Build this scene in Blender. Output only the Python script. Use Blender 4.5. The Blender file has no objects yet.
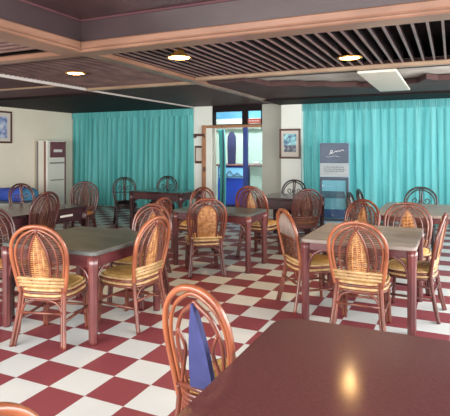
import bpy, math, random
from mathutils import Vector, Matrix
random.seed(7)
PI = math.pi
scene = bpy.context.scene
COL = scene.collection

# ------------------------------------------------------------------ helpers
def s2l(c):
    return tuple(((v/255)/12.92 if v/255 <= .04045 else ((v/255+.055)/1.055)**2.4) for v in c)

class MB:
    """collects shapes into one mesh; every shape may carry its own material slot"""
    def __init__(s): s.v = []; s.f = []; s.m = []; s.sm = []
    def add(s, vs, fs, mi=0, smooth=False):
        o = len(s.v); s.v += [tuple(v) for v in vs]
        for f in fs:
            s.f.append([i+o for i in f]); s.m.append(mi); s.sm.append(smooth)
        return s
    def box(s, x0, x1, y0, y1, z0, z1, mi=0):
        vs = [(x0,y0,z0),(x1,y0,z0),(x1,y1,z0),(x0,y1,z0),(x0,y0,z1),(x1,y0,z1),(x1,y1,z1),(x0,y1,z1)]
        return s.add(vs, [(3,2,1,0),(4,5,6,7),(0,1,5,4),(1,2,6,5),(2,3,7,6),(3,0,4,7)], mi)
    def bbox(s, x0, x1, y0, y1, z0, z1, b=.01, mi=0):
        """box with chamfered edges all round"""
        X=[x0,x0+b,x1-b,x1]; Y=[y0,y0+b,y1-b,y1]
        def ring(k, z):
            i = k
            return [(x0+b,y0+i,z),(x1-b,y0+i,z),(x1-i,y0+b,z),(x1-i,y1-b,z),(x1-b,y1-i,z),(x0+b,y1-i,z),(x0+i,y1-b,z),(x0+i,y0+b,z)]
        rings = [ring(b*.999,z0), ring(0,z0+b), ring(0,z1-b), ring(b*.999,z1)]
        vs = sum(rings, []); fs = []
        for r in range(3):
            for i in range(8):
                j=(i+1)%8; fs.append((r*8+i, r*8+j, r*8+8+j, r*8+8+i))
        fs.append(tuple(range(7,-1,-1))); fs.append(tuple(range(24,32)))
        return s.add(vs, fs, mi)
    def tube(s, path, r, seg=8, closed=False, mi=0, cap=True, flat=1.0):
        P = [Vector(p) for p in path]; n = len(P)
        R = r if hasattr(r, '__len__') else [r]*n
        T = []
        for i in range(n):
            a = P[(i-1)%n] if (closed or i>0) else P[i]; b = P[(i+1)%n] if (closed or i<n-1) else P[i]
            t = b-a; T.append(t.normalized() if t.length>1e-9 else Vector((0,0,1)))
        up = Vector((0,0,1)) if abs(T[0].z)<.9 else Vector((0,1,0))
        N = (up - T[0]*up.dot(T[0])).normalized()
        vs=[]; fs=[]
        for i in range(n):
            N = (N - T[i]*N.dot(T[i])).normalized(); B = T[i].cross(N)
            for k in range(seg):
                a = 2*PI*k/seg
                vs.append(P[i] + (N*math.cos(a)*flat + B*math.sin(a))*R[i])
        for i in range(n if closed else n-1):
            j=(i+1)%n
            for k in range(seg):
                l=(k+1)%seg; fs.append((i*seg+k, i*seg+l, j*seg+l, j*seg+k))
        if cap and not closed:
            fs.append(tuple(range(seg-1,-1,-1))); fs.append(tuple(range((n-1)*seg, n*seg)))
        return s.add(vs, fs, mi, True)
    def lathe(s, prof, cx=0, cy=0, seg=24, mi=0, lobes=0, amp=0, cap=True):
        vs=[]; fs=[]; n=len(prof)
        for (r,z) in prof:
            for k in range(seg):
                a=2*PI*k/seg; rr = r*(1+amp*math.cos(lobes*a)) if lobes else r
                vs.append((cx+rr*math.cos(a), cy+rr*math.sin(a), z))
        for i in range(n-1):
            for k in range(seg):
                l=(k+1)%seg; fs.append((i*seg+k,i*seg+l,(i+1)*seg+l,(i+1)*seg+k))
        if cap:
            fs.append(tuple(range(seg-1,-1,-1))); fs.append(tuple(range((n-1)*seg,n*seg)))
        return s.add(vs, fs, mi, True)
    def prism(s, poly, z0, z1, mi=0):
        n=len(poly)
        vs=[(x,y,z0) for x,y in poly]+[(x,y,z1) for x,y in poly]
        fs=[tuple(range(n-1,-1,-1)), tuple(range(n,2*n))]+[(i,(i+1)%n,(i+1)%n+n,i+n) for i in range(n)]
        return s.add(vs, fs, mi)
    def build(s, name, mats, parent=None, xf=None):
        me = bpy.data.meshes.new(name)
        me.from_pydata(s.v, [], s.f)
        if not hasattr(mats,'__len__'): mats=[mats]
        for m in mats: me.materials.append(m)
        me.polygons.foreach_set('material_index', s.m)
        me.polygons.foreach_set('use_smooth', s.sm)
        me.validate(); me.update()
        o = bpy.data.objects.new(name, me); COL.objects.link(o)
        if parent: o.parent = parent
        return o

def tag(o, label, cat, group=None):
    o['label']=label; o['category']=cat
    if group: o['group']=group
    return o
def empty(name, loc, rz=0):
    o=bpy.data.objects.new(name,None); COL.objects.link(o)
    o.location=loc; o.rotation_euler=(0,0,rz); o.empty_display_size=.1
    return o
def struct(o):
    o['kind']='structure'; return o
def copy_tree(o, parent=None):
    c=o.copy(); COL.objects.link(c); c.parent=parent
    for ch in list(o.children): copy_tree(ch, c)
    return c
def smooth_path(pts, n=6, closed=False):
    P=[Vector(p) for p in pts]; out=[]; m=len(P)
    rng = m if closed else m-1
    for i in range(rng):
        if closed: a,b,c,d=P[(i-1)%m],P[i],P[(i+1)%m],P[(i+2)%m]
        else: a,b,c,d=P[max(i-1,0)],P[i],P[i+1],P[min(i+2,m-1)]
        for k in range(n):
            t=k/n
            out.append(.5*((2*b)+(c-a)*t+(2*a-5*b+4*c-d)*t*t+(3*b-a-3*c+d)*t**3))
    if not closed: out.append(P[-1])
    return out

# ------------------------------------------------------------------ materials
def new_mat(name):
    m=bpy.data.materials.new(name); m.use_nodes=True
    nt=m.node_tree; b=nt.nodes['Principled BSDF']; return m,nt,b
def mat(name, c1, c2=None, rough=.5, scale=(6,6,6), detail=4, bump=0, bscale=40, metallic=0, coat=0, lo=.3, hi=.7, spec=.5):
    m,nt,b=new_mat(name); N=nt.nodes; L=nt.links
    b.inputs['Roughness'].default_value=rough; b.inputs['Metallic'].default_value=metallic
    b.inputs['Specular IOR Level'].default_value=spec
    if coat: b.inputs['Coat Weight'].default_value=coat; b.inputs['Coat Roughness'].default_value=.15
    tc=N.new('ShaderNodeTexCoord'); mp=N.new('ShaderNodeMapping'); mp.inputs['Scale'].default_value=scale
    L.new(tc.outputs['Object'],mp.inputs['Vector'])
    no=N.new('ShaderNodeTexNoise'); no.inputs['Scale'].default_value=1; no.inputs['Detail'].default_value=detail
    L.new(mp.outputs['Vector'],no.inputs['Vector'])
    rp=N.new('ShaderNodeValToRGB'); rp.color_ramp.elements[0].position=lo; rp.color_ramp.elements[1].position=hi
    rp.color_ramp.elements[0].color=(*s2l(c1),1); rp.color_ramp.elements[1].color=(*s2l(c2 or c1),1)
    L.new(no.outputs['Fac'],rp.inputs['Fac']); L.new(rp.outputs['Color'],b.inputs['Base Color'])
    if bump:
        n2=N.new('ShaderNodeTexNoise'); n2.inputs['Scale'].default_value=bscale; n2.inputs['Detail'].default_value=3
        L.new(tc.outputs['Object'],n2.inputs['Vector'])
        bp=N.new('ShaderNodeBump'); bp.inputs['Strength'].default_value=bump; bp.inputs['Distance'].default_value=.01
        L.new(n2.outputs['Fac'],bp.inputs['Height']); L.new(bp.outputs['Normal'],b.inputs['Normal'])
    return m
def emis(name, c, strength):
    m,nt,b=new_mat(name)
    b.inputs['Base Color'].default_value=(*s2l(c),1)
    b.inputs['Emission Color'].default_value=(*s2l(c),1); b.inputs['Emission Strength'].default_value=strength
    return m

M={}
M['rattan']=mat('varnished_rattan',(78,38,31),(128,68,50),.3,(9,9,5),coat=.4)
M['rattan_red']=mat('red_rattan',(66,30,30),(102,50,42),.32,(9,9,5),coat=.4)
M['rattan_orange']=mat('orange_rattan',(106,52,36),(164,96,62),.3,(7,7,4),coat=.4)
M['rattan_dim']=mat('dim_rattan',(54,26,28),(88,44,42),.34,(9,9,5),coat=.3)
M['dark_rattan']=mat('black_rattan',(24,18,22),(46,32,34),.32,(9,9,5),coat=.3)
M['cane']=mat('woven_cane',(150,92,54),(206,154,100),.5,(30,30,30))
M['cane_dark']=mat('dark_cane',(66,34,32),(112,68,50),.5,(25,25,25))
M['cane_pale']=mat('pale_cane',(160,124,82),(204,174,128),.45,(20,20,20))
M['seat']=mat('cane_seat',(176,132,72),(216,178,112),.5,(60,14,14))
M['cushion_blue']=mat('blue_cushion',(40,46,92),(52,58,110),.75,(10,10,10),bump=.2,bscale=120)
M['pad_grey']=mat('grey_cane_panel',(120,104,98),(150,134,124),.6,(70,70,3))
M['table_leg']=mat('table_leg_wood',(74,34,38),(112,58,56),.3,(14,14,3),coat=.4)
M['table_apron']=mat('table_apron_wood',(66,28,34),(98,46,48),.3,(5,5,18),coat=.3)
M['top_sheen']=mat('grey_sheen_table_top',(70,72,70),(98,100,97),.36,(2.5,9,6),spec=.4)  # grey of the glossy reflection put into the top's base colour
M['top_pale']=mat('pale_table_top',(128,116,110),(156,144,136),.4,(2.5,9,6),spec=.4)
M['top_dark']=mat('dark_table_top',(40,24,28),(64,38,40),.25,(2.5,9,6),coat=.3)
M['dark_wood']=mat('dark_wood',(42,20,28),(72,36,42),.35,(4,4,14),coat=.2)
M['top_near']=mat('maroon_table_top',(84,42,46),(104,58,60),.5,(60,160,60),spec=.4)
_b=M['top_near'].node_tree.nodes['Principled BSDF']; _b.inputs['Coat Weight'].default_value=.35; _b.inputs['Coat Roughness'].default_value=.13
M['wall']=mat('cream_wall',(228,220,200),(236,229,212),.85,(1.5,1.5,1.5),bump=.05,bscale=60)
M['pillar']=mat('white_pillar',(228,234,226),(236,240,234),.8,(1.5,1.5,1.5),bump=.05,bscale=60)
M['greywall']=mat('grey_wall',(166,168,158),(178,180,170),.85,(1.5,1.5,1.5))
M['annex']=mat('annex_wall',(178,198,186),(190,208,198),.85,(1,1,1))
M['trim']=mat('tan_trim_wood',(120,86,68),(146,108,88),.4,(2,2,8),coat=.2)
M['trim_pale']=mat('pale_trim_wood',(138,112,90),(160,136,112),.4,(3,3,8))
M['trim_white']=mat('white_trim',(198,192,186),None,.5)
M['slat']=mat('ceiling_slat_wood',(96,70,70),(132,104,96),.42,(3,3,10),coat=.15)
M['slat_dark']=mat('dark_slat_wood',(32,25,28),(50,40,42),.7,(3,3,10),spec=.15)
M['void']=mat('ceiling_void',(14,11,14),(22,17,20),.8)
M['fascia']=mat('fascia_panel',(58,46,48),(72,58,61),.3,(1.2,1.2,3),coat=.2)
M['tray']=mat('embossed_tray_ceiling',(60,44,44),(84,64,62),.26,(3,3,3),bump=.9,bscale=24,coat=.2)
M['ceil_brown']=mat('brown_ceiling_board',(66,46,46),(86,62,60),.6,(1.2,5,3),spec=.2)
M['ceil_plum']=mat('plum_ceiling_board',(80,50,56),(98,66,70),.6,(1,4,3),spec=.2)
M['ceil_black']=mat('black_soffit',(24,18,20),(34,26,28),.7,(2,2,6),spec=.15)
M['plaster']=mat('rough_plaster',(176,172,164),(204,200,192),.9,(3,3,3),bump=.8,bscale=14)
M['panel_white']=mat('light_panel',(206,206,192),(216,214,202),.6,(2,6,2))
M['ac_white']=mat('white_plastic',(222,220,208),(228,227,218),.45,(2,2,2))
M['ac_brown']=mat('brown_plastic_strip',(128,84,70),(142,98,84),.5)
M['ac_maroon']=mat('maroon_panel',(104,62,70),(122,78,84),.5)
M['ac_grey']=mat('grey_vent',(120,112,110),None,.6)
M['frame_wood']=mat('frame_wood',(66,34,30),(92,50,42),.4,(8,8,8))
M['door_wood']=mat('door_wood',(146,100,70),(176,128,92),.45,(6,6,3))
M['mat_board']=mat('mat_board',(212,206,196),None,.8)
M['blue']=mat('blue_enamel',(22,56,160),(30,68,180),.4,(2,2,2))
M['blue_cloth']=mat('blue_cloth',(38,66,158),(52,86,180),.7,(5,5,5),bump=.2,bscale=50)
M['teal_cloth']=mat('teal_end_cloth',(46,110,150),(64,130,168),.7,(5,5,5))
M['blue_post']=mat('blue_post_paint',(28,54,128),(38,66,146),.45,(3,3,3))
M['sky_paint']=mat('sky_blue_paint',(112,180,226),(134,196,234),.7,(2,2,2))
M['navy']=mat('navy_board',(26,28,62),(36,38,76),.5,(4,4,4))
M['fridge_body']=mat('pale_blue_enamel',(150,184,206),(166,198,216),.35,(2,2,2))
M['fridge_head']=mat('slate_blue_sign',(30,52,78),(42,68,96),.4,(4,4,10))
M['fridge_grey']=mat('grey_grille',(140,150,156),(158,166,170),.5,(4,4,30))
M['fridge_in']=mat('teal_grey_interior',(104,160,182),(122,178,196),.4,(2,2,5))
M['fridge_shelf']=mat('dark_shelf_goods',(58,82,100),(76,102,120),.5,(6,6,6))
M['fridge_low']=mat('navy_lower_tray',(44,72,122),(56,86,138),.4,(4,4,4))
M['gasket']=mat('grey_gasket',(58,70,86),None,.5)
M['white_ink']=mat('white_ink',(226,230,234),None,.6)
M['dark_ink']=mat('dark_ink',(70,78,86),None,.6)
M['red_sign']=mat('red_sign_board',(206,84,64),(218,98,78),.5)
M['bench']=mat('grey_bench_paint',(150,158,152),(164,172,166),.6,(2,2,2))
M['label']=mat('white_label',(224,220,214),None,.6)
M['brass']=mat('brass_reflector',(196,140,66),(222,168,92),.3,metallic=.8)
M['lamp']=emis('lamp_glow',(255,192,108),55)
M['counter']=mat('counter_wood',(92,56,56),(116,78,74),.4,(3,3,8))
M['knob']=mat('pale_knob',(176,168,160),None,.4)

def picture_mat(name, cols, sc):
    m,nt,b=new_mat(name); N=nt.nodes; L=nt.links
    tc=N.new('ShaderNodeTexCoord'); vo=N.new('ShaderNodeTexNoise'); vo.inputs['Scale'].default_value=sc; vo.inputs['Detail'].default_value=5
    L.new(tc.outputs['Object'],vo.inputs['Vector'])
    rp=N.new('ShaderNodeValToRGB'); rp.color_ramp.interpolation='LINEAR'
    els=rp.color_ramp.elements
    els[0].position=.34; els[0].color=(*s2l(cols[0]),1); els[1].position=.66; els[1].color=(*s2l(cols[-1]),1)
    for i,c in enumerate(cols[1:-1]):
        e=els.new(.34+.32*(i+1)/(len(cols)-1)); e.color=(*s2l(c),1)
    L.new(vo.outputs['Fac'],rp.inputs['Fac']); L.new(rp.outputs['Color'],b.inputs['Base Color']); b.inputs['Roughness'].default_value=.35
    return m
M['pic_teal']=picture_mat('teal_picture',[(40,50,70),(92,140,176),(140,214,222),(190,226,226)],9)
M['pic_dark']=picture_mat('dark_picture',[(30,36,52),(84,96,118),(170,186,198)],14)
M['pic_blue']=picture_mat('blue_certificate',[(104,122,176),(172,184,214),(214,218,228)],8)

# checkered vinyl floor
m,nt,b=new_mat('checkered_floor_tiles'); N=nt.nodes; L=nt.links
ge=N.new('ShaderNodeNewGeometry'); mp=N.new('ShaderNodeMapping')
mp.inputs['Scale'].default_value=(1/.3,1/.3,0); mp.inputs['Location'].default_value=(2.719/.3+40,-2.438/.3+40,.5)
L.new(ge.outputs['Position'],mp.inputs['Vector'])
ck=N.new('ShaderNodeTexChecker'); ck.inputs['Scale'].default_value=1
ck.inputs['Color1'].default_value=(*s2l((208,214,214)),1); ck.inputs['Color2'].default_value=(*s2l((136,66,74)),1)
L.new(mp.outputs['Vector'],ck.inputs['Vector'])
no=N.new('ShaderNodeTexNoise'); no.inputs['Scale'].default_value=3; no.inputs['Detail'].default_value=5
L.new(ge.outputs['Position'],no.inputs['Vector'])
mr=N.new('ShaderNodeMapRange'); mr.inputs['To Min'].default_value=.9; mr.inputs['To Max'].default_value=1.08
L.new(no.outputs['Fac'],mr.inputs['Value'])
mx=N.new('ShaderNodeMix'); mx.data_type='RGBA'; mx.blend_type='MULTIPLY'; mx.inputs['Factor'].default_value=1
L.new(ck.outputs['Color'],mx.inputs[6]); L.new(mr.outputs['Result'],mx.inputs[7]); L.new(mx.outputs[2],b.inputs['Base Color'])
b.inputs['Roughness'].default_value=.48; b.inputs['Specular IOR Level'].default_value=.35
M['floor']=m

def curtain_mat(name, c1, c2, trans):
    m,nt,b=new_mat(name); N=nt.nodes; L=nt.links
    tc=N.new('ShaderNodeTexCoord'); mp=N.new('ShaderNodeMapping'); mp.inputs['Scale'].default_value=(5,1,.35)
    L.new(tc.outputs['Object'],mp.inputs['Vector'])
    no=N.new('ShaderNodeTexNoise'); no.inputs['Scale'].default_value=1.4; no.inputs['Detail'].default_value=3; L.new(mp.outputs['Vector'],no.inputs['Vector'])
    rp=N.new('ShaderNodeValToRGB'); rp.color_ramp.elements[0].position=.3; rp.color_ramp.elements[1].position=.7
    rp.color_ramp.elements[0].color=(*s2l(c1),1); rp.color_ramp.elements[1].color=(*s2l(c2),1)
    L.new(no.outputs['Fac'],rp.inputs['Fac']); L.new(rp.outputs['Color'],b.inputs['Base Color'])
    b.inputs['Roughness'].default_value=.75; b.inputs['Specular IOR Level'].default_value=.2
    tr=N.new('ShaderNodeBsdfTranslucent'); L.new(rp.outputs['Color'],tr.inputs['Color'])
    ms=N.new('ShaderNodeMixShader'); ms.inputs['Fac'].default_value=trans
    L.new(b.outputs['BSDF'],ms.inputs[1]); L.new(tr.outputs['BSDF'],ms.inputs[2])
    L.new(ms.outputs['Shader'],N['Material Output'].inputs['Surface'])
    return m
M['curtain_r']=curtain_mat('bright_teal_curtain_cloth',(88,172,176),(122,196,198),.22)
M['curtain_l']=curtain_mat('deep_teal_curtain_cloth',(86,174,174),(114,198,196),.1)

m,nt,b=new_mat('clear_pane'); N=nt.nodes; L=nt.links
tp=N.new('ShaderNodeBsdfTransparent'); gl=N.new('ShaderNodeBsdfGlossy'); gl.inputs['Roughness'].default_value=.03
tp.inputs['Color'].default_value=(.9,.96,.96,1)
ms=N.new('ShaderNodeMixShader'); ms.inputs['Fac'].default_value=.03
L.new(tp.outputs['BSDF'],ms.inputs[1]); L.new(gl.outputs['BSDF'],ms.inputs[2]); L.new(ms.outputs['Shader'],N['Material Output'].inputs['Surface'])
M['glass']=m

# ------------------------------------------------------------------ camera
CAMH=1.566; FPX=488.5
cam=bpy.data.cameras.new('camera'); co=bpy.data.objects.new('camera',cam); COL.objects.link(co)
co.location=(0,0,CAMH); co.rotation_euler=(PI/2,0,.4357)
cam.sensor_fit='HORIZONTAL'; cam.sensor_width=36; cam.lens=36*FPX/450
cam.shift_y=-(208-149.6)/450; cam.clip_start=.05
scene.camera=co

# ------------------------------------------------------------------ setting
YB=10.9; XL=-9.84; ZC=2.65; XR=3.2; YN=-2.2
struct(MB().box(XL-.2,XR,YN,14,-.1,0).build('floor',M['floor']))
struct(MB().box(XL-.15,XL,YN,YB+.2,0,3.1).build('wall_left',M['wall']))
# back wall: left of the door behind the left curtain, piers, wall over the window
bw=MB(); bw.box(XL,-5.97,YB+.02,YB+.2,0,3.1)
struct(bw.build('wall_back',M['wall']))
struct(MB().box(-5.97,-5.42,YB-.05,YB+.2,0,3.1).build('wall_door_left',M['pillar']))
struct(MB().box(-4.10,-3.52,YB,YB+.2,0,3.1).build('wall_door_right',M['greywall']))  # shade beside the pillar put into the grey wall colour
struct(MB().bbox(-3.56,-3.085,YB-.22,YB+.2,0,2.75,.012).build('wall_pillar',M['pillar']))
wr=MB(); wr.box(-3.085,XR,YB+.05,YB+.2,2.5,3.1); wr.box(-3.085,XR,YB+.05,YB+.2,0,.25); wr.box(XR-.9,XR,YB+.05,YB+.2,.25,2.5)
struct(wr.build('wall_window',M['wall']))
wf=MB()
for x in (-3.06,-1.6,-.1,1.4,2.28): wf.box(x-.025,x+.025,YB+.08,YB+.14,.25,2.5)
wf.box(-3.08,2.3,YB+.08,YB+.14,.25,.31); wf.box(-3.08,2.3,YB+.08,YB+.14,2.44,2.5)
w=struct(wf.build('window_1',M['trim_white']))
struct(MB().box(-5.42,-4.10,YB,YB+.2,2.56,3.1).build('wall_over_door',M['ceil_black']))

# annex behind the door
ax=MB(); ax.box(-7,-2.6,13.4,13.5,0,3); ax.box(-7.1,-7,YB+.2,13.5,0,3); ax.box(-3.0,-2.9,YB+.2,13.5,0,3)
struct(ax.build('wall_annex',M['annex']))
struct(MB().box(-7,-2.9,13.33,13.4,2.36,2.8).build('trim_1',M['sky_paint']))
struct(MB().box(-7.1,-2.9,YB+.2,13.5,3.0,3.1).build('ceiling_annex',M['annex']))

# ---- ceiling -----------------------------------------------------
BX=-3.62; AY=4.10; A2Y=6.55; B2X=-5.92
def P(name, mb, m): return struct(mb.build(name, m))
cv=MB(); cv.box(XL,XR,AY,14,2.98,3.08); cv.box(XL,BX,YN,AY,2.98,3.08)
P('ceiling_void',cv,M['void'])
P('ceiling_tray',MB().box(BX,XR,YN,AY,2.945,3.08),M['tray'])
fa=MB(); fa.box(BX-.03,BX+.03,YN,AY+.03,2.66,2.945); fa.box(BX,XR,AY-.03,AY+.03,2.66,2.945)
P('trim_tray_fascia',fa,M['fascia'])
lip=MB(); lip.box(BX+.03,BX+.045,YN,AY-.03,2.925,2.944); lip.box(BX+.03,XR,AY-.045,AY-.03,2.925,2.944)
P('trim_tray_lip',lip,M['ceil_plum'])
# slats: right of the beam they run away from us, left of it they run across
sl=MB(); x=BX+.12
while x<XR:
    sl.box(x,x+.018,AY+.18,A2Y-.04,2.667,2.78,0); sl.box(x-.002,x+.020,AY+.18,A2Y-.04,2.655,2.667,1); x+=.122  # lit lower edges put into colour as paler strips on dark slats
P('ceiling_slats_right',sl,[M['slat_dark'],M['slat']])
sl=MB(); y=AY+.22
while y<A2Y+.3:
    sl.box(B2X+.03,BX-.1,y,y+.045,2.66,2.74,0); sl.box(B2X+.03,BX-.1,y,y+.007,2.652,2.66,1); y+=.085  # paler strip again paints the lit slat edge
P('ceiling_slats_left',sl,[M['slat_dark'],M['slat']])
sl=MB(); y=AY-.16
while y>YN:
    sl.box(XL,BX-.28,y-.04,y,2.655,2.74); y-=.13
P('ceiling_slats_corner',sl,M['slat'])
# tan beams crossing at the tray corner
P('trim_beam_across',MB().bbox(BX-.1,XR,AY-.05,AY+.19,2.60,2.665,.012),M['trim'])
P('trim_beam_across_left',MB().bbox(XL,BX-.1,AY+.0,AY+.17,2.605,2.665,.012),M['trim'])
P('trim_beam_along_near',MB().bbox(BX-.27,BX+.05,YN,AY+.02,2.602,2.665,.012),M['trim'])
P('trim_beam_along_far',MB().bbox(BX-.09,BX+.09,AY+.19,YB-.25,2.604,2.665,.012),M['trim'])
rl=MB(); rl.bbox(BX+.04,XR,AY-.10,AY-.045,2.625,2.70,.012); rl.bbox(BX+.04,BX+.10,YN,AY-.1,2.625,2.70,.012)
P('trim_beam_bead',rl,M['trim'])
P('trim_second_across',MB().bbox(BX+.09,XR,A2Y-.05,A2Y+.05,2.61,2.665,.01),M['trim_pale'])
P('trim_second_across_left',MB().bbox(B2X+.03,BX-.09,A2Y+.28,A2Y+.38,2.612,2.665,.01),M['trim_pale'])
P('trim_white_edge',MB().bbox(B2X-.02,B2X+.02,AY-.9,YB-.03,2.615,2.67,.008),M['trim_white'])
P('ceiling_board_middle',MB().box(B2X+.02,BX-.09,A2Y+.38,YB+.1,2.645,2.72),M['ceil_brown'])
P('ceiling_board_far_left',MB().box(XL,B2X-.02,AY+.17,7.35,2.645,2.72),M['ceil_plum'])
P('ceiling_soffit_left',MB().box(XL,B2X-.02,7.35,YB+.1,2.60,2.72),M['ceil_black'])
P('trim_soffit_edge',MB().bbox(XL,B2X-.04,6.2,6.28,2.62,2.646,.006),M['trim_pale'])
P('ceiling_board_second',MB().box(BX+.09,XR,A2Y+.05,6.92,2.645,2.72),M['ceil_brown'])
P('ceiling_plaster',MB().box(BX+.09,XR,6.92,8.9,2.72,2.78),M['plaster'])
bd=MB()
bd.prism([(BX+.09,6.92),(-2.9,6.92),(-2.75,7.7),(-2.3,7.75),(-2.2,8.0),(-1.9,8.05),(-1.8,8.25),(-1.45,8.3),(-1.4,8.5),(-.5,8.3),(-.35,7.85),(-.2,8.1),(XR,8.0),(XR,YB+.1),(BX+.09,YB+.1)],2.62,2.70)
P('ceiling_soffit_back',bd,M['ceil_brown'])
P('trim_back_soffit',MB().bbox(-3.6,XR,9.6,YB-.24,2.585,2.625,.01),M['ceil_black'])

# curtain rails
P('trim_curtain_rail_left',MB().box(XL,-5.97,YB-.14,YB-.04,2.60,2.62),M['ceil_black'])
P('trim_curtain_rail_right',MB().box(-3.08,XR,YB-.14,YB-.04,2.602,2.622),M['ceil_black'])

# ------------------------------------------------------------------ curtains
def curtain(x0,x1,y,z0,z1,m,label,pitch,seed):
    rnd=random.Random(seed)
    step=.014; n=int((x1-x0)/step); zs=[z0,z0+.5,z0+1.1,z0+1.7,z1-.32,z1-.2,z1-.16,z1-.08,z1]
    ph=0; phs=[]; amp=[]; a=1; ta=1
    for i in range(n+1):
        if i%18==0: ta=rnd.uniform(.45,1.25); pr=rnd.uniform(.75,1.3)
        a+=(ta-a)*.12; ph+=2*PI*step/(pitch*pr); phs.append(ph); amp.append(a)
    vs=[]; fs=[]
    for j,z in enumerate(zs):
        top=(z1-z)/(z1-z0)
        for i in range(n+1):
            A=.066*amp[i]*(.45+.55*top) if z<z1-.1 else .022
            yy=A*math.sin(phs[i])+.012*math.sin(phs[i]*2.3+z*2)
            if z>z1-.25: yy=yy*.6+.012*math.sin(phs[i]*3)
            xx=x0+i*step+.012*math.cos(phs[i]*.9+z*1.7)
            vs.append((min(max(xx,x0),x1),y+yy,z))
    for j in range(len(zs)-1):
        for i in range(n):
            k=j*(n+1)+i; fs.append((k,k+1,k+n+2,k+n+1))
    mb=MB(); mb.add(vs,fs,0,True)
    root=empty('curtain',(0,0,0))
    mb.build('cloth',m,root)
    # gathered heading tape with tiny pleats
    hp=[]
    k=int((x1-x0)/.012)
    vs=[];fs=[]
    for i in range(k+1):
        xx=x0+(x1-x0)*i/k; d=.014*math.sin(i*1.9)+.006*math.sin(i*.7)
        for z,q in ((z1-.17,.6),(z1-.1,1.2),(z1-.04,1),(z1+.0,1.3)): vs.append((xx,y-.028+d*q,z))
    for i in range(k):
        for j in range(3): fs.append((i*4+j,i*4+4+j,i*4+5+j,i*4+1+j))
    mb=MB(); mb.add(vs,fs,0,True); mb.build('gathered_heading',m,root)
    return tag(root,label,'curtain','floor length teal curtains')
curtain(XL+.03,-5.90,YB-.11,.03,2.598,M['curtain_l'],'deep teal floor length curtain in the left corner beside the tall air conditioner',.17,3)
curtain(-3.07,2.6,YB-.11,.03,2.60,M['curtain_r'],'wide bright teal curtain covering the window behind the blue display fridge',.17,11)

# ------------------------------------------------------------------ door and annex things
d=MB()   # wooden jambs and head
d.bbox(-5.665,-5.56,YB-.12,YB-.05,0,2.17,.012); d.bbox(-5.56,-4.10,YB-.1,YB+.05,2.10,2.165,.01)
dr=struct(d.build('door_1',M['door_wood']))
MB().box(-5.56,-5.40,YB-.075,YB-.052,0,2.10).build('white_side_panel',M['pillar'],dr)
lt=MB(); lt.bbox(-5.60,-5.55,YB-.15,YB-.12,1.02,1.14,.008); lt.tube([(-5.575,YB-.15,1.07),(-5.575,YB-.19,1.07),(-5.53,YB-.19,1.07)],.009)
lt.build('door_latch',M['frame_wood'],dr)
MB().bbox(-4.60,-4.49,YB+.0,YB+.1,0,2.10,.01).build('blue_mullion',M['blue_post'],dr)
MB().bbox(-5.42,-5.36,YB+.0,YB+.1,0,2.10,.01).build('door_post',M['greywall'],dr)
MB().box(-4.49,-4.10,YB+.04,YB+.05,.1,2.10).build('pane',M['glass'],dr)
t=MB(); t.box(-5.42,-4.10,YB+.0,YB+.1,2.5,2.56); t.box(-5.42,-4.10,YB+.0,YB+.1,2.165,2.19); t.box(-4.62,-4.49,YB,YB+.1,2.19,2.5); t.box(-5.42,-5.36,YB,YB+.1,2.19,2.5); t.box(-4.13,-4.10,YB,YB+.1,2.19,2.5)
tr=struct(t.build('window_2',M['ceil_black']))
MB().box(-5.36,-4.62,YB+.045,YB+.055,2.19,2.5).build('pane',M['glass'],tr)
MB().box(-4.49,-4.13,YB+.045,YB+.055,2.19,2.5).build('pane',M['glass'],tr)
# red sign in the small transom
r=empty('transom_sign',(-4.31,YB+.03,2.25))
MB().bbox(-.17,.17,-.008,.008,-.05,.06,.003).build('sign_board',M['red_sign'],r)
q=MB()
for i,wd in enumerate((.03,.022,.034,.02,.028,.03,.02)):
    x0=-.14+i*.041; q.box(x0,x0+wd,-.011,-.008,-.005,.022)
q.build('lettering',M['white_ink'],r)
tag(r,'small red sign with white lettering in the right pane above the doorway','sign')
# wall mounted cooler unit seen through the large transom
r=empty('wall_air_conditioner',(-5.75,13.33,2.34))
MB().bbox(-.75,.75,-.22,.0,-.17,.14,.03).build('body',M['ac_white'],r)
q=MB()
for i in range(4): q.box(-.7,.7,-.226,-.216,-.15+i*.022,-.14+i*.022)
q.build('louvres',M['ac_grey'],r)
tag(r,'white wall air conditioner seen through the large pane above the doorway','air conditioner')
# blue chest cabinet with a printed front
r=empty('blue_cabinet',(-5.39,12.0,0))
MB().bbox(-.42,.42,0,.6,.08,1.12,.02).build('body',M['blue'],r)
MB().bbox(-.39,.39,.02,.55,0,.08,.01).build('plinth',M['navy'],r)
MB().bbox(-.38,.41,-.012,.0,.80,1.08,.004).build('pale_panel',M['sky_paint'],r)
q=MB()
for o_,hh in ((-.22,.12),(-.02,.15),(.2,.1)):
    q.tube(smooth_path([(o_-.16,-.02,.84),(o_-.08,-.02,.84+hh*.7),(o_-.02,-.02,.84+hh),(o_+.04,-.02,.84+hh*.5),(o_+.12,-.02,.85)],5),.011,6)
q.tube(smooth_path([(-.34,-.02,.845),(-.1,-.02,.83),(.1,-.02,.85),(.36,-.02,.835)],5),.009,6)
q.build('wave_print',M['dark_ink'],r)
tag(r,'bright blue cabinet with a wavy dark drawing, standing inside the doorway','cabinet')
o=MB().bbox(-.95,1.5,-.06,.62,.0,.05,.01).build('worktop',M['counter']); o.location=(-4.9,12.02,1.122)
r=empty('storage_cabinet',(-4.1,12.08,0))
MB().bbox(-.80,.70,0,.5,.08,1.12,.01).build('carcass',M['annex'],r); MB().box(-.78,.68,.03,.48,0,.08).build('plinth',M['navy'],r)
q=MB(); q.bbox(-.76,-.06,-.018,0,.12,1.08,.006); dd=q.build('door',M['annex'],r)
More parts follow.
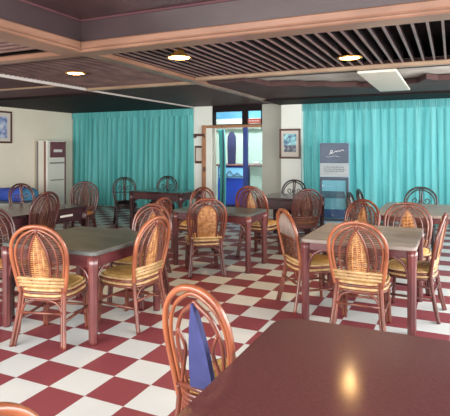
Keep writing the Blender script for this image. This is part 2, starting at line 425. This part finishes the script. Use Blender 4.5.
q=MB(); q.tube([(-.12,-.018,.7),(-.12,-.04,.7),(-.12,-.04,.82),(-.12,-.018,.82)],.008); q.build('handle',M['gasket'],dd)
tag(r,'pale counter cabinet right of the bright blue cabinet, seen through the doorway','cabinet')
tag(o,'dark reddish counter top running behind the doorway over the blue cabinet','counter')
for k,(xx,zz) in enumerate(((-4.75,.07),(-4.42,.06))):
    q=MB(); q.lathe([(.05,1.17),(.075,1.19),(.08,1.17+zz),(.072,1.17+zz),(.04,1.182)],xx,12.2,16)
    tag(q.build('bowl',M['label']),('white bowl on the counter left of the blue mullion','white bowl on the counter seen through the right door pane')[k],'bowl')
q=MB()
pl=[(-.11,0),(.11,0),(.125,.5),(.115,.75),(.06,.86),(0,.885),(-.06,.86),(-.115,.75),(-.125,.5)]
vs=[(x,-.02,z) for x,z in pl]+[(x,.02,z) for x,z in pl]; n=len(pl)
q.add(vs,[tuple(range(n)),tuple(range(2*n-1,n-1,-1))]+[(i,i+n,(i+1)%n+n,(i+1)%n) for i in range(n)])
o=q.build('tall_board',M['navy']); o.location=(-5.50,11.97,1.17-.0); o.location.y=12.25
tag(o,'tall navy board with a rounded top standing on the counter inside the doorway','board')
# strip of curtain tied at the doorway
q=MB(); vs=[];fs=[]; n=40
for j,z in enumerate((.05,.6,1.1,1.6,2.08)):
    for i in range(n+1): vs.append((-5.35+.17*i/n+.02*math.sin(z*2),YB+.24+.022*math.sin(i*.8),z))
for j in range(4):
    for i in range(n): k=j*(n+1)+i; fs.append((k,k+1,k+n+2,k+n+1))
q.add(vs,fs,0,True); r=empty('door_curtain',(0,0,0)); q.build('cloth',M['curtain_l'],r)
q=MB(); q.tube([(-5.22,YB+.2,2.09),(-5.205,YB+.2,1.5),(-5.225,YB+.2,.9),(-5.23,YB+.2,.1)],.016,8); q.build('dark_pull_strap',M['navy'],r)
tag(r,'narrow teal curtain strip hanging at the left side of the doorway','curtain')

# things on the wall left of the door
r=empty('wall_shelf',(-5.72,YB-.05,1.93)); MB().bbox(-.15,.15,-.10,0,-.03,.03,.008).build('board',M['frame_wood'],r)
MB().box(-.15,-.12,-.08,0,-.07,-.03).build('bracket',M['frame_wood'],r); MB().box(.12,.15,-.08,0,-.07,-.03).build('bracket',M['frame_wood'],r)
tag(r,'short dark wooden shelf on the white wall above the notice frame','shelf')
r=empty('notice_frame',(-5.72,YB-.05,1.44))
q=MB(); q.bbox(-.15,.15,-.035,0,.17,.22,.006); q.bbox(-.15,.15,-.035,0,-.22,-.16,.006); q.box(-.15,-.135,-.03,0,-.16,.17); q.box(.135,.15,-.03,0,-.16,.17)
q.build('frame',M['frame_wood'],r); MB().box(-.135,.135,-.012,-.002,-.16,.17).build('sheet',M['mat_board'],r)
tag(r,'dark framed blank white notice hanging left of the doorway','picture frame')

def picture(name,loc,rz,w,h,matw,inner,label):
    r=empty(name,loc,rz); b_=.045
    q=MB(); q.bbox(-w/2,w/2,-.035,0,h/2-b_,h/2,.008); q.bbox(-w/2,w/2,-.035,0,-h/2,-h/2+b_,.008)
    q.bbox(-w/2,-w/2+b_,-.034,0,-h/2+b_,h/2-b_,.006); q.bbox(w/2-b_,w/2,-.034,0,-h/2+b_,h/2-b_,.006)
    q.build('frame',M['frame_wood'],r)
    MB().box(-w/2+b_,w/2-b_,-.014,-.004,-h/2+b_,h/2-b_).build('mat_board',M['mat_board'],r)
    for (x0,x1,z0,z1,mm) in inner: MB().box(x0,x1,-.018,-.0145,z0,z1).build('print',M[mm],r)
    return tag(r,label,'picture')
picture('picture_frame',(-3.34,YB-.22,1.70),0,.50,.68,.07,[(-.15,.15,-.03,.22,'pic_teal'),(-.14,.14,-.19,-.03,'pic_dark')],'dark framed teal and grey picture on the white pillar beside the bright curtain')
picture('picture_frame',(XL,8.18,2.11),PI/2,1.0,.78,.07,[(-.38,.36,-.27,.25,'pic_blue')],'dark framed pale blue certificate high on the cream left wall')

# floor standing air conditioner against the left wall
r=empty('standing_air_conditioner',(XL+.24,9.745,0),PI/2)   # local -Y looks into the room
W_=.34
MB().bbox(-W_,W_,-.20,.20,.06,1.815,.02).build('body',M['ac_white'],r)
MB().bbox(-W_+.01,W_-.01,-.18,.19,0,.06,.01).build('base',M['ac_grey'],r)
MB().bbox(-W_+.1,W_-.07,-.212,-.199,1.36,1.77,.004).build('control_panel',M['ac_maroon'],r)
q=MB(); q.box(-.12,.18,-.216,-.212,1.50,1.57)
q.build('display',M['label'],r)
q=MB(); q.box(-W_+.1,W_-.08,-.208,-.2,1.20,1.235); q.box(-W_+.12,W_-.1,-.208,-.2,.76,.785); q.build('vent_slot',M['ac_grey'],r)
MB().box(W_-.06,W_-.015,-.208,-.199,.1,1.78).build('edge_strip',M['ac_maroon'],r)
MB().box(-W_-.008,-W_+.002,-.16,-.10,.1,1.78).build('side_strip',M['ac_brown'],r)
MB().box(-W_-.006,-W_+.002,.1,.16,.1,1.78).build('side_seam',M['ac_grey'],r)
tag(r,'tall cream floor standing air conditioner against the left wall','air conditioner')

# blue covered bench near the left wall
r=empty('bench',(-8.5,7.45,0))
MB().bbox(-.85,.72,-.3,.3,.08,.46,.03).build('seat_box',M['bench'],r)
q=MB()
for x in (-.75,.6):
    for y in (-.22,.22): q.box(x,x+.06,y-.03,y+.03,0,.08)
q.build('feet',M['dark_wood'],r)
tag(r,'pale grey bench carrying a blue bolster, near the left wall','bench')
r=empty('bolster',(-8.5,7.45,.46))
pr=[(x,y) for x,y in [(0.0,0)]]
q=MB(); q.tube([(-.85,0,.15),(-.8,0,.165),(-.2,0,.15),(.3,0,.165),(.52,0,.165)],[.12,.15,.14,.16,.16],16); q.build('cover',M['blue_cloth'],r)
q=MB(); q.tube([(.52,0,.165),(.62,0,.165),(.70,0,.165),(.74,0,.165)],[.163,.16,.13,.07],16); q.build('rounded_end',M['teal_cloth'],r)
tag(r,'blue bolster with a teal rounded end lying on the grey bench','bolster')

# display fridge in front of the right curtain
r=empty('display_fridge',(-2.13,9.72,0),math.radians(9))
w2=.285
MB().bbox(-w2,w2,0,.50,.08,1.70,.015).build('body',M['fridge_body'],r)
MB().bbox(-w2+.02,w2-.02,.03,.47,0,.08,.01).build('plinth',M['navy'],r)
MB().bbox(-w2+.005,w2-.005,-.025,.0,1.30,1.69,.006).build('header_sign',M['fridge_head'],r)
q=MB()
pts=[(-.10,-.03,1.47),(-.06,-.03,1.50),(-.03,-.03,1.54),(-.06,-.03,1.55),(-.07,-.03,1.50),(-.02,-.03,1.50),(.03,-.03,1.54),(.05,-.03,1.52),(.08,-.03,1.55),(.11,-.03,1.53),(.14,-.03,1.56),(.19,-.03,1.55)]
q.tube(smooth_path(pts,4),.006,5); q.tube(smooth_path([(-.16,-.03,1.43),(-.1,-.03,1.42),(0,-.03,1.44),(.1,-.03,1.42)],4),.003,5)
q.build('script_lettering',M['white_ink'],r)
MB().bbox(-w2+.005,w2-.005,-.02,.0,1.03,1.295,.005).build('grille_panel',M['fridge_grey'],r)
for j in range(3):
    q=MB()
    for i in range(9):
        x=-.2+i*.045; q.box(x,x+.028+.008*((i*7+j*3)%2),-.023,-.02,1.13+j*.04,1.145+j*.04)
    q.build('printed_line',M['dark_ink'],r)
dq=MB(); dq.bbox(-w2+.005,w2-.005,-.05,0,.15,.20,.01); dq.bbox(-w2+.005,w2-.005,-.05,0,.96,1.02,.01); dq.bbox(-w2+.005,-w2+.045,-.05,0,.2,.96,.008); dq.bbox(w2-.045,w2-.005,-.05,0,.2,.96,.008)
dd=dq.build('door',M['gasket'],r)
MB().box(-w2+.045,w2-.045,-.035,-.028,.2,.96).build('pane',M['glass'],dd)
q=MB(); q.tube([(w2-.03,-.05,.45),(w2-.03,-.075,.48),(w2-.03,-.075,.68),(w2-.03,-.05,.71)],.008); q.build('handle',M['gasket'],dd)
MB().box(-w2+.045,w2-.045,-.012,-.001,.2,.96).build('teal_interior',M['fridge_in'],r)  # plain teal-grey sheet behind the pane
MB().bbox(-w2+.05,w2-.08,-.024,-.012,.60,.74,.006).build('shelf_goods',M['fridge_shelf'],r)
MB().bbox(-w2+.05,w2-.05,-.024,-.012,.21,.38,.004).build('lower_tray',M['fridge_low'],r)
tag(r,'upright blue display fridge with a script header in front of the bright teal curtain','fridge')

# ------------------------------------------------------------------ ceiling lights
def light_fix(x,y,deep,label,power):
    r=empty('ceiling_light',(x,y,2.65))
    if deep:
        q=MB(); q.lathe([(.02,.05),(.035,.04),(.06,.0),(.10,-.035),(.135,-.055),(.14,-.065),(.13,-.066),(.095,-.045),(.05,-.0),(.02,.02)],0,0,28); q.build('shade',M['brass'],r)
        q=MB(); q.lathe([(.118,-.054),(.118,-.06),(.06,-.072),(.0,-.076)],0,0,28); q.build('lens',M['lamp'],r)
    else:
        q=MB(); q.lathe([(.13,.0),(.145,-.005),(.145,-.015),(.13,-.022),(.115,-.014),(.112,.0)],0,0,28); q.build('trim_ring',M['brass'],r)
        q=MB(); q.lathe([(.112,-.004),(.112,-.012),(.06,-.022),(.0,-.025)],0,0,28); q.build('lens',M['lamp'],r)
    tag(r,label,'ceiling light','recessed ceiling lights')
    l=bpy.data.lights.new('lamp_light','SPOT'); l.energy=power; l.color=s2l((255,214,150)); l.spot_size=2.6; l.spot_blend=.7; l.shadow_soft_size=.05
    lo=bpy.data.objects.new('lamp_light',l); COL.objects.link(lo); lo.location=(x,y,2.575)
light_fix(-2.76,4.72,True,'flared golden ceiling light glowing among the slats left of centre',45)
light_fix(-4.80,5.34,False,'small flush ceiling light on the left, in the slats left of the crossing beam',30)
light_fix(-1.09,5.80,False,'flush ceiling light on the right, just in front of the long white panel',60)

r=empty('ceiling_panel',(-.9,7.74,2.62))
q=MB(); q.bbox(-.25,.25,-1.12,1.12,-.045,-.01,.01); q.build('diffuser',M['panel_white'],r)
q=MB(); q.box(-.2,.2,-1.0,1.0,-.012,.0); q.build('back_tray',M['trim_white'],r)
tag(r,'long white ceiling panel hanging at an odd angle to the dark boards above the right curtain','ceiling panel')

# ------------------------------------------------------------------ tables
def table(x0,x1,y0,y1,z,top,legm,apm,label,apron=.09,rnd=.05,legw=.034,lx=.04,group='dining tables',extra=None):
    cx,cy=(x0+x1)/2,(y0+y1)/2; hx,hy=(x1-x0)/2,(y1-y0)/2
    r=empty('dining_table',(cx,cy,0))
    def outline(ix,rr):
        p=[]
        for (sx,sy,a0) in ((1,-1,-PI/2),(1,1,0),(-1,1,PI/2),(-1,-1,PI)):
            for k in range(6):
                a=a0+PI/2*k/5; p.append((sx*(hx-ix-rr)+rr*math.cos(a), sy*(hy-ix-rr)+rr*math.sin(a)))
        return p
    q=MB(); n=24; rings=[(0.006,z-.036),(0,z-.03),(0,z-.006),(.003,z-.002),(.008,z)]
    vs=[];fs=[]
    for ins,zz in rings: vs+=[(x,y,zz) for x,y in outline(ins,rnd)]
    for i in range(len(rings)-1):
        for k in range(n): fs.append((i*n+k,i*n+(k+1)%n,(i+1)*n+(k+1)%n,(i+1)*n+k))
    fs.append(tuple(range(n-1,-1,-1))); fs.append(tuple(range((len(rings)-1)*n,len(rings)*n)))
    q.add(vs,fs); q.build('table_top',top,r)
    za=z-.036-apron
    a=MB(); t=.022; i=lx
    a.bbox(-hx+i,hx-i,-hy+i-t/2,-hy+i+t/2,za,z-.036,.004); a.bbox(-hx+i,hx-i,hy-i-t/2,hy-i+t/2,za,z-.036,.004)
    a.bbox(-hx+i-t/2,-hx+i+t/2,-hy+i,hy-i,za,z-.036,.004); a.bbox(hx-i-t/2,hx-i+t/2,-hy+i,hy-i,za,z-.036,.004)
    a.build('apron',apm,r)
    for sx in (-1,1):
        for sy in (-1,1):
            l=MB(); X,Y=sx*(hx-lx),sy*(hy-lx)
            l.lathe([(legw*.92,0),(legw,.02),(legw*1.02,.3),(legw*1.05,z*.75),(legw*1.15,za-.02),(legw*1.3,za+.02),(legw*1.3,z-.037)],X,Y,32,lobes=8,amp=.07)
            l.build('leg',legm,r)
            for ux,uy in ((-sx,0),(0,-sy)):     # curved bracket under the apron
                b_=MB(); pts=[(X+ux*.03,Y+uy*.03,za-.17),(X+ux*.045,Y+uy*.045,za-.09),(X+ux*.09,Y+uy*.09,za-.025),(X+ux*.17,Y+uy*.17,za+.012)]
                b_.tube(smooth_path(pts,4),.012,8); b_.build('bracket',legm,r)
    if extra: extra(r,hx,hy,z,za)
    return tag(r,label,'table',group)
table(-3.62,-2.575,3.07,4.08,.75,M['top_sheen'],M['table_leg'],M['table_apron'],'square table with a painted grey sheen at left front between two woven back chairs',.10)
table(-3.45,-2.31,5.70,6.36,.75,M['top_sheen'],M['table_leg'],M['table_apron'],'grey table in the middle of the room behind the chair with the arched cane panel',.09)
table(-1.27,-.27,4.36,5.46,.75,M['top_pale'],M['table_leg'],M['table_apron'],'pale grey topped table at right with a woven back chair at its front',.07)
def booth_extra(r,hx,hy,z,za):
    q=MB(); q.box(hx-.028,hx-.022,hy-.55,hy-.3,za+.08,za+.11); q.build('white_tag',M['label'],r)
table(-6.15,-5.05,3.9,5.88,.715,M['top_dark'],M['dark_wood'],M['dark_wood'],'long dark table with a deep side and white tag, at the left edge',.17,.03,extra=booth_extra)
table(-3.05,-2.08,7.80,8.72,.75,M['top_dark'],M['dark_wood'],M['dark_wood'],'dark table beyond the middle, in front of the white pillar',.16,.03)
table(-5.80,-4.60,7.95,8.80,.75,M['top_dark'],M['dark_wood'],M['dark_wood'],'black table near the left curtain between black chairs',.12,.03)
table(-.92,.45,6.55,7.95,.75,M['top_pale'],M['table_leg'],M['table_apron'],'glossy pale table at the right edge reflecting the teal curtain',.07)
table(-.80,.80,.90,2.385,.72,M['top_near'],M['table_leg'],M['table_apron'],'large maroon table filling the foreground at lower right',.09,.13,lx=.13)

# ------------------------------------------------------------------ rattan chairs
H=.96
def yrec(z):   # recline of the back / splay of the rear legs
    return -.20-.105*max(0,(z-.42)/.54)**1.15 if z>=.42 else -.20-.075*(1-z/.42)**1.3
HOOP=[(.192,.42),(.212,.52),(.228,.62),(.236,.70),(.234,.77),(.214,.84),(.166,.905),(.090,.950),(0,.964)]
def hoop_pts(off=0,z0=.42,n=5):
    half=[(max(x-off,0),z-(off*.95 if z>.8 else off*max(0,(z-.6)/.2)*.95)) for x,z in HOOP]
    half=[(x,z) for x,z in half if z>=z0-.001]
    full=[(-x,z) for x,z in half]+[(x,z) for x,z in half[::-1][1:]]
    return smooth_path([(x,yrec(z),z) for x,z in full],n)
def hoop_x(z):
    for (x0,z0),(x1,z1) in zip(HOOP,HOOP[1:]):
        if z0<=z<=z1: return x0+(x1-x0)*(z-z0)/(z1-z0)
    return 0
LANC=[(.070,.47),(.084,.55),(.090,.63),(.082,.71),(.060,.79),(.030,.86),(0,.905)]
def lanc_x(z):
    for (x0,z0),(x1,z1) in zip(LANC,LANC[1:]):
        if z0<=z<=z1: return x0+(x1-x0)*(z-z0)/(z1-z0)
    return 0
def superell(a,b,n,e=3.2,y0=0):
    p=[]
    for k in range(n):
        t=2*PI*k/n; c,s=math.cos(t),math.sin(t)
        p.append((a*math.copysign(abs(c)**(2/e),c), y0+b*math.copysign(abs(s)**(2/e),s)))
    return p

def make_chair(style, wood, hoopm, cane, pale, seat):
    r=empty('rattan_chair',(0,0,0))
    # hoop: two bound poles
    q=MB(); q.tube(hoop_pts(0),.0165,10); q.tube([p+Vector((0,.008,0)) for p in hoop_pts(.030)],.0115,8); q.build('back_hoop',hoopm,r)
    # legs, each a pair of bound poles
    for sx in (-1,1):
        l=MB(); rear=[(sx*x,yrec(z),z) for x,z in ((.190,.47),(.188,.42),(.196,.28),(.212,.12),(.226,0))]
        l.tube(smooth_path(rear,4),.0165,8); l.tube([Vector(p)+Vector((-sx*.024,.010,0)) for p in smooth_path(rear,4)],.0125,8)
        l.build('leg',wood,r)
        l=MB(); fr=[(sx*.195,.185,.43),(sx*.197,.195,.28),(sx*.203,.207,.12),(sx*.208,.215,0)]
        l.tube(smooth_path(fr,4),.0165,8); l.tube([Vector(p)+Vector((-sx*.024,-.006,0)) for p in smooth_path(fr,4)],.0125,8)
        l.build('leg',wood,r)
    # seat: domed woven top inside stacked cane rings
    q=MB(); n=40; vs=[];fs=[]; rings=((1,.440),(.96,.455),(.8,.463),(.5,.466),(.2,.467))
    for k_,zz in rings: vs+=[(x*k_,y*k_,zz) for x,y in superell(.212,.215,n)]
    for i in range(len(rings)-1):
        for k in range(n): fs.append((i*n+k,i*n+(k+1)%n,(i+1)*n+(k+1)%n,(i+1)*n+k))
    fs.append(tuple(range((len(rings)-1)*n,len(rings)*n)))
    q.add(vs,fs,0,True)
    for k in range(17):                               # raised strands of the weave
        y=-.19+k*.0238; hw=.205*(1-(abs(y)/.215)**3.2)**(1/3.2)
        q.tube([(-hw,y,.452),(-hw*.6,y,.466),(0,y,.470),(hw*.6,y,.466),(hw,y,.452)],.006,5)
    q.build('seat',seat,r)
    for k,(zz,mm) in enumerate(((.443,wood if style=='blue' else pale),(.420,wood),(.397,wood if style=='blue' else pale),(.374,wood))):
        q=MB(); q.tube([(x,y,zz) for x,y in superell(.218,.220,n)],.0125,8,closed=True); q.build('seat_ring',mm,r)
    # stretchers and arched braces
    for (a,b_,z) in (((-.203,-.222),(.203,-.222),.26),((-.2,.2),(.2,.2),.21),((-.2,-.225),(-.2,.2),.20),((.2,-.225),(.2,.2),.20)):
        q=MB(); q.tube([(a[0],a[1],z),(b_[0],b_[1],z)],.0115,8); q.build('stretcher',wood,r)
    for yy,zl in ((-.212,.10),(.195,.12)):
        q=MB(); q.tube(smooth_path([(-.185,yy-.02*(yy<0),zl),(-.172,yy,.26),(-.12,yy,.345),(0,yy,.362),(.12,yy,.345),(.172,yy,.26),(.185,yy-.02*(yy<0),zl)],5),.0105,8); q.build('arched_brace',wood,r)
    # lower back rails wrapped in pale cane
    q=MB()
    for z in ((.478,.506,.534) if style=='lancet' else (.478,)): q.tube([(-hoop_x(z)+.01,yrec(z),z),(0,yrec(z)-.012,z),(hoop_x(z)-.01,yrec(z),z)],.014,8)
    q.build('back_rail',wood if style=='blue' else pale,r)
    if style=='lancet':
        q=MB()
        for sx in (-1,1): q.tube(smooth_path([(sx*x,yrec(z)-.006,z) for x,z in LANC],4),.0105,8)
        q.tube([(0,yrec(.9)-.006,.895),(0,yrec(.955),.955)],.012,8)
        q.build('splat_frame',wood,r)
        q=MB(); z=.487
        while z<.885:
            w=lanc_x(z)-.006
            if w>.006: q.tube([(-w,yrec(z)-.004,z),(0,yrec(z)-.012,z),(w,yrec(z)-.004,z)],.0062,5)
            z+=.0165
        for xx in (-.04,0,.04):
            zt=.86 if xx==0 else .78
            q.tube([(xx,yrec(.485)-.008,.485),(xx,yrec(.65)-.013,.65),(xx*.8,yrec(zt)-.010,zt)],.0055,5)
        q.build('woven_splat',cane[0],r)
        for sx in (-1,1):
            q=MB(); z=.558
            while z<.89:
                x0=lanc_x(z)+.006; x1=hoop_x(z+.03)-.026
                if x1>x0+.02: q.tube([(sx*x0,yrec(z),z),(sx*x1,yrec(z)+.004,z)],.0045,5)
                z+=.0150
            q.build('side_canes',cane[1],r)
        for sx in (-1,1):
            q=MB(); q.tube(smooth_path([(sx*.115,yrec(.48),.48),(sx*.150,yrec(.62),.62),(sx*.140,yrec(.76),.76),(sx*.085,yrec(.865),.865),(sx*.012,yrec(.925),.925)],4),.0085,7)
            q.build('curved_pole',wood,r)
    elif style=='panel':
        AR=[(.118,.485),(.128,.60),(.128,.72),(.110,.81),(.065,.868),(0,.885)]
        full=[(-x,z) for x,z in AR]+[(x,z) for x,z in AR[::-1][1:]]
        q=MB(); q.tube(smooth_path([(x,yrec(z)-.004,z) for x,z in full],4),.012,8); q.build('panel_frame',wood,r)
        def ax_(z):
            for (x0,z0),(x1,z1) in zip(AR,AR[1:]):
                if z0<=z<=z1: return x0+(x1-x0)*(z-z0)/(z1-z0)
            return 0
        q=MB(); z=.50
        while z<.88:
            w=ax_(z)-.004; q.tube([(-w,yrec(z)-.004,z),(w,yrec(z)-.004,z)],.0065,5); z+=.0175
        for k in range(-6,7):
            x=k*.018; zt=.485
            while zt<.88 and ax_(zt+.01)>abs(x)+.008: zt+=.01
            q.tube([(x,yrec(.49)-.006,.49),(x,yrec(zt)-.006,zt)],.0042,5)
        q.build('cane_panel',cane[0],r)
        for sx in (-1,1):
            q=MB(); q.tube(smooth_path([(sx*.15,yrec(.48),.48),(sx*.178,yrec(.64),.64),(sx*.165,yrec(.78),.78),(sx*.115,yrec(.88),.88),(sx*.06,yrec(.925),.925)],4),.0085,7)
            q.build('curved_pole',wood,r)
    elif style=='open':
        q=MB(); q.tube(smooth_path([(-.02,yrec(.48),.48),(-.012,yrec(.7),.70),(-.02,yrec(.95),.945)],4),.014,8)
        q.tube(smooth_path([(.02,yrec(.48),.48),(.012,yrec(.7),.70),(.02,yrec(.95),.945)],4),.012,8); q.build('centre_post',wood,r)
        for sx in (-1,1):
            q=MB(); sp=[]
            for k in range(15):
                a=k/14*2.6*PI; rr=.062*(1-k/17)
                sp.append((sx*(.085+rr*math.cos(a+PI*.9)),yrec(.74)-.004,.76+rr*math.sin(a+PI*.9)))
            q.tube(smooth_path(sp,2),.0085,7); q.build('scroll',wood,r)
        q=MB(); q.tube([(-hoop_x(.66)+.01,yrec(.66),.66),(hoop_x(.66)-.01,yrec(.66),.66)],.011,8); q.build('cross_rail',wood,r)
    elif style=='slat':
        q=MB(); z=.70; w=hoop_x(z)-.03; q.tube([(-w,yrec(z),z),(w,yrec(z),z)],.012,8); q.build('cross_rail',wood,r)
        q=MB()
        for k in range(-7,8):
            x=k*.0245; zt=.715
            while zt<.95 and hoop_x(zt+.04)-.03>abs(x): zt+=.01
            zt=min(zt,.925)
            if zt>.74: q.tube([(x,yrec(.70),.70),(x,yrec(zt),zt)],.0095,6)
        q.build('upright_canes',M['pad_grey'],r)
        q=MB(); z=.50
        while z<.69:
            w=hoop_x(z)-.03; q.tube([(-w,yrec(z),z),(w,yrec(z),z)],.0085,6); z+=.021
        q.build('lower_canes',cane[1],r)
    elif style=='blue':
        q=MB(); q.tube([p_+Vector((0,.01,0)) for p_ in hoop_pts(.072)],.012,8); q.build('inner_hoop',wood,r)
        for sx in (-1,1):
            q=MB(); q.tube(smooth_path([(sx*.165,yrec(.48),.48),(sx*.12,yrec(.60),.60),(sx*.10,yrec(.68),.68),(sx*.145,yrec(.76),.76)],4),.011,8)
            q.build('curved_pole',wood,r)
        q=MB(); prof=[(.082,.47),(.078,.56),(.062,.68),(.036,.79),(.014,.86),(.003,.895)]
        pts=[(-x,z) for x,z in prof]+[(x,z) for x,z in prof[::-1]]
        vs=[(x,yrec(z)-.016,z) for x,z in pts]+[(x,yrec(z)+.016,z) for x,z in pts]; n=len(pts)
        fs=[(i,i+1,n-2-i,n-1-i) for i in range(n//2-1)]
        fs+=[tuple(v+n for v in f[::-1]) for f in fs]+[(i,(i+1)%n,(i+1)%n+n,i+n) for i in range(n)]
        q.add(vs,fs); q.build('blue_splat_cushion',M['cushion_blue'],r)['label']='dark blue pointed cushion'
    return r

protos={}
def chair(style,tone,x,y,deg,label,group,sc=1.0,sx=1.0):
    key=(style,tone)
    if key not in protos:
        if tone=='warm': a=(M['rattan'],M['rattan_orange'],(M['cane'],M['cane_dark']),M['cane_pale'],M['seat'])
        elif tone=='red': a=(M['rattan_red'],M['rattan'],(M['cane'],M['cane_dark']),M['cane_pale'],M['seat'])
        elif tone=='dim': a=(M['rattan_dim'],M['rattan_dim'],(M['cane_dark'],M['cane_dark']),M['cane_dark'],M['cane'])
        else: a=(M['dark_rattan'],M['dark_rattan'],(M['dark_rattan'],M['dark_rattan']),M['dark_rattan'],M['dark_rattan'])
        o=protos[key]=make_chair(style,*a)
    else: o=copy_tree(protos[key])
    o.location=(x,y,0); o.rotation_euler=(0,0,math.radians(deg)); o.scale=(sc*sx,sc,sc)
    return tag(o,label,'chair',group)
G1='chairs around the left front table'; G2='chairs around the middle table'; G3='chairs around the right table'
G4='chairs at the dark tables'; G5='chairs at the far right table'; G6='chairs at the foreground table'
chair('lancet','warm',-3.04,3.13,16,'orange rimmed chair seen from behind at the left front table, pointed woven splat',G1)
chair('lancet','warm',-2.675,3.69,86,'chair turned left at the right side of the left front table, yellow seat showing',G1)
chair('lancet','red',-2.95,4.20,180,'chair on the far side of the left front table, mostly hidden by the turned chair',G1)
chair('lancet','dim',-3.92,3.48,-90,'chair cut by the left edge, one leg showing beside the left front table',G1)
chair('panel','red',-2.88,5.55,36,'chair with an arched grid cane panel in front of the middle table',G2)
chair('lancet','red',-3.53,5.13,90,'red brown chair seen edge on just left of the middle table',G2)
chair('open','red',-3.62,6.55,168,'thin framed chair with an open back in front of the doorway jamb',G2)
chair('lancet','red',-2.58,6.80,-8,'tall red brown chair between the middle table and the dark table by the pillar',G2,1.07)
chair('slat','warm',-1.30,4.86,-50,'narrow looking chair with grey upright canes at the left side of the right table',G3)
chair('lancet','warm',-.72,4.41,0,'chair seen squarely from behind at the front of the right table',G3)
chair('lancet','red',-.36,5.04,84,'chair at the right edge of the photo, on the right side of the right table',G3)
chair('lancet','red',-.46,5.86,184,'broad round backed chair facing us across the right table, right of its pair',G3,.965,1.12)
chair('lancet','red',-1.09,5.68,152,'chair facing us across the right table, just right of the blue fridge',G3)
chair('lancet','dim',-2.16,7.43,40,'dark red chair tucked at the front of the dark table, left of the blue fridge',G4)
chair('open','black',-2.82,9.0,180,'black arched chair behind the dark table, below the framed picture on the pillar',G4)
chair('open','black',-6.17,8.35,-138,'black scroll backed chair at the left end of the black table by the left curtain',G4)
chair('open','black',-5.74,9.08,188,'black scroll backed chair behind the black table by the left curtain',G4)
chair('lancet','dim',-5.20,4.90,90,'dark chair tucked into the near side of the long table at the left edge',G4,1.03)
chair('open','dim',-6.55,6.18,-100,'curved chair in front of the blue bolster, beyond the long table at the left edge',G4)
chair('lancet','dim',-5.84,6.60,205,'dark brown chair at the far end of the long table, against the left curtain',G4,1.02)
chair('open','black',-.45,8.02,180,'dark rimmed chair behind the glossy pale table at the right edge',G5)
chair('open','black',-.97,7.47,-90,'dark chair seen edge on at the left end of the glossy pale table, farther one',G5)
chair('open','black',-1.0,6.90,-90,'dark chair seen edge on at the left end of the glossy pale table, nearer one',G5)
chair('blue','warm',-1.0,2.17,-6,'chair with a dark blue pointed cushion at the left of the large maroon table',G6,1.0,.74)
chair('blue','warm',-.68,.73,-90,'chair whose orange rim just shows in the bottom left corner of the photo',G6)

# ------------------------------------------------------------------ light
w=bpy.data.worlds.new('daylight'); scene.world=w; w.use_nodes=True
bg=w.node_tree.nodes['Background']; bg.inputs['Color'].default_value=(.97,.98,1,1); bg.inputs['Strength'].default_value=1.3
def area(name,loc,rot,sx,sy,e,c):
    l=bpy.data.lights.new(name,'AREA'); l.shape='RECTANGLE'; l.size=sx; l.size_y=sy; l.energy=e; l.color=c
    o=bpy.data.objects.new(name,l); COL.objects.link(o); o.location=loc; o.rotation_euler=rot; return o
area('fill_behind',(-3,-2.1,1.7),(math.radians(82),0,0),8,2.0,740,(1,.96,.91))  # added fill light behind the camera, no window built there
area('fill_right',(3.1,4.5,1.6),(math.radians(85),0,PI/2),8,2.0,560,(1,.98,.95))  # added fill light from the right, no window on that side
area('window_daylight_curtain',(-.6,YB+.9,1.4),(math.radians(90),0,PI),5.5,2.4,110,(.95,1,1))
area('annex_fill',(-5,11.5,2.9),(math.radians(25),0,0),1.8,.6,150,(.95,1,1))  # added area light to brighten the annex, no fixture built

vs_=scene.view_settings
vs_.view_transform='Standard'; vs_.look='None'; vs_.gamma=1; vs_.exposure=0; vs_.use_curve_mapping=False
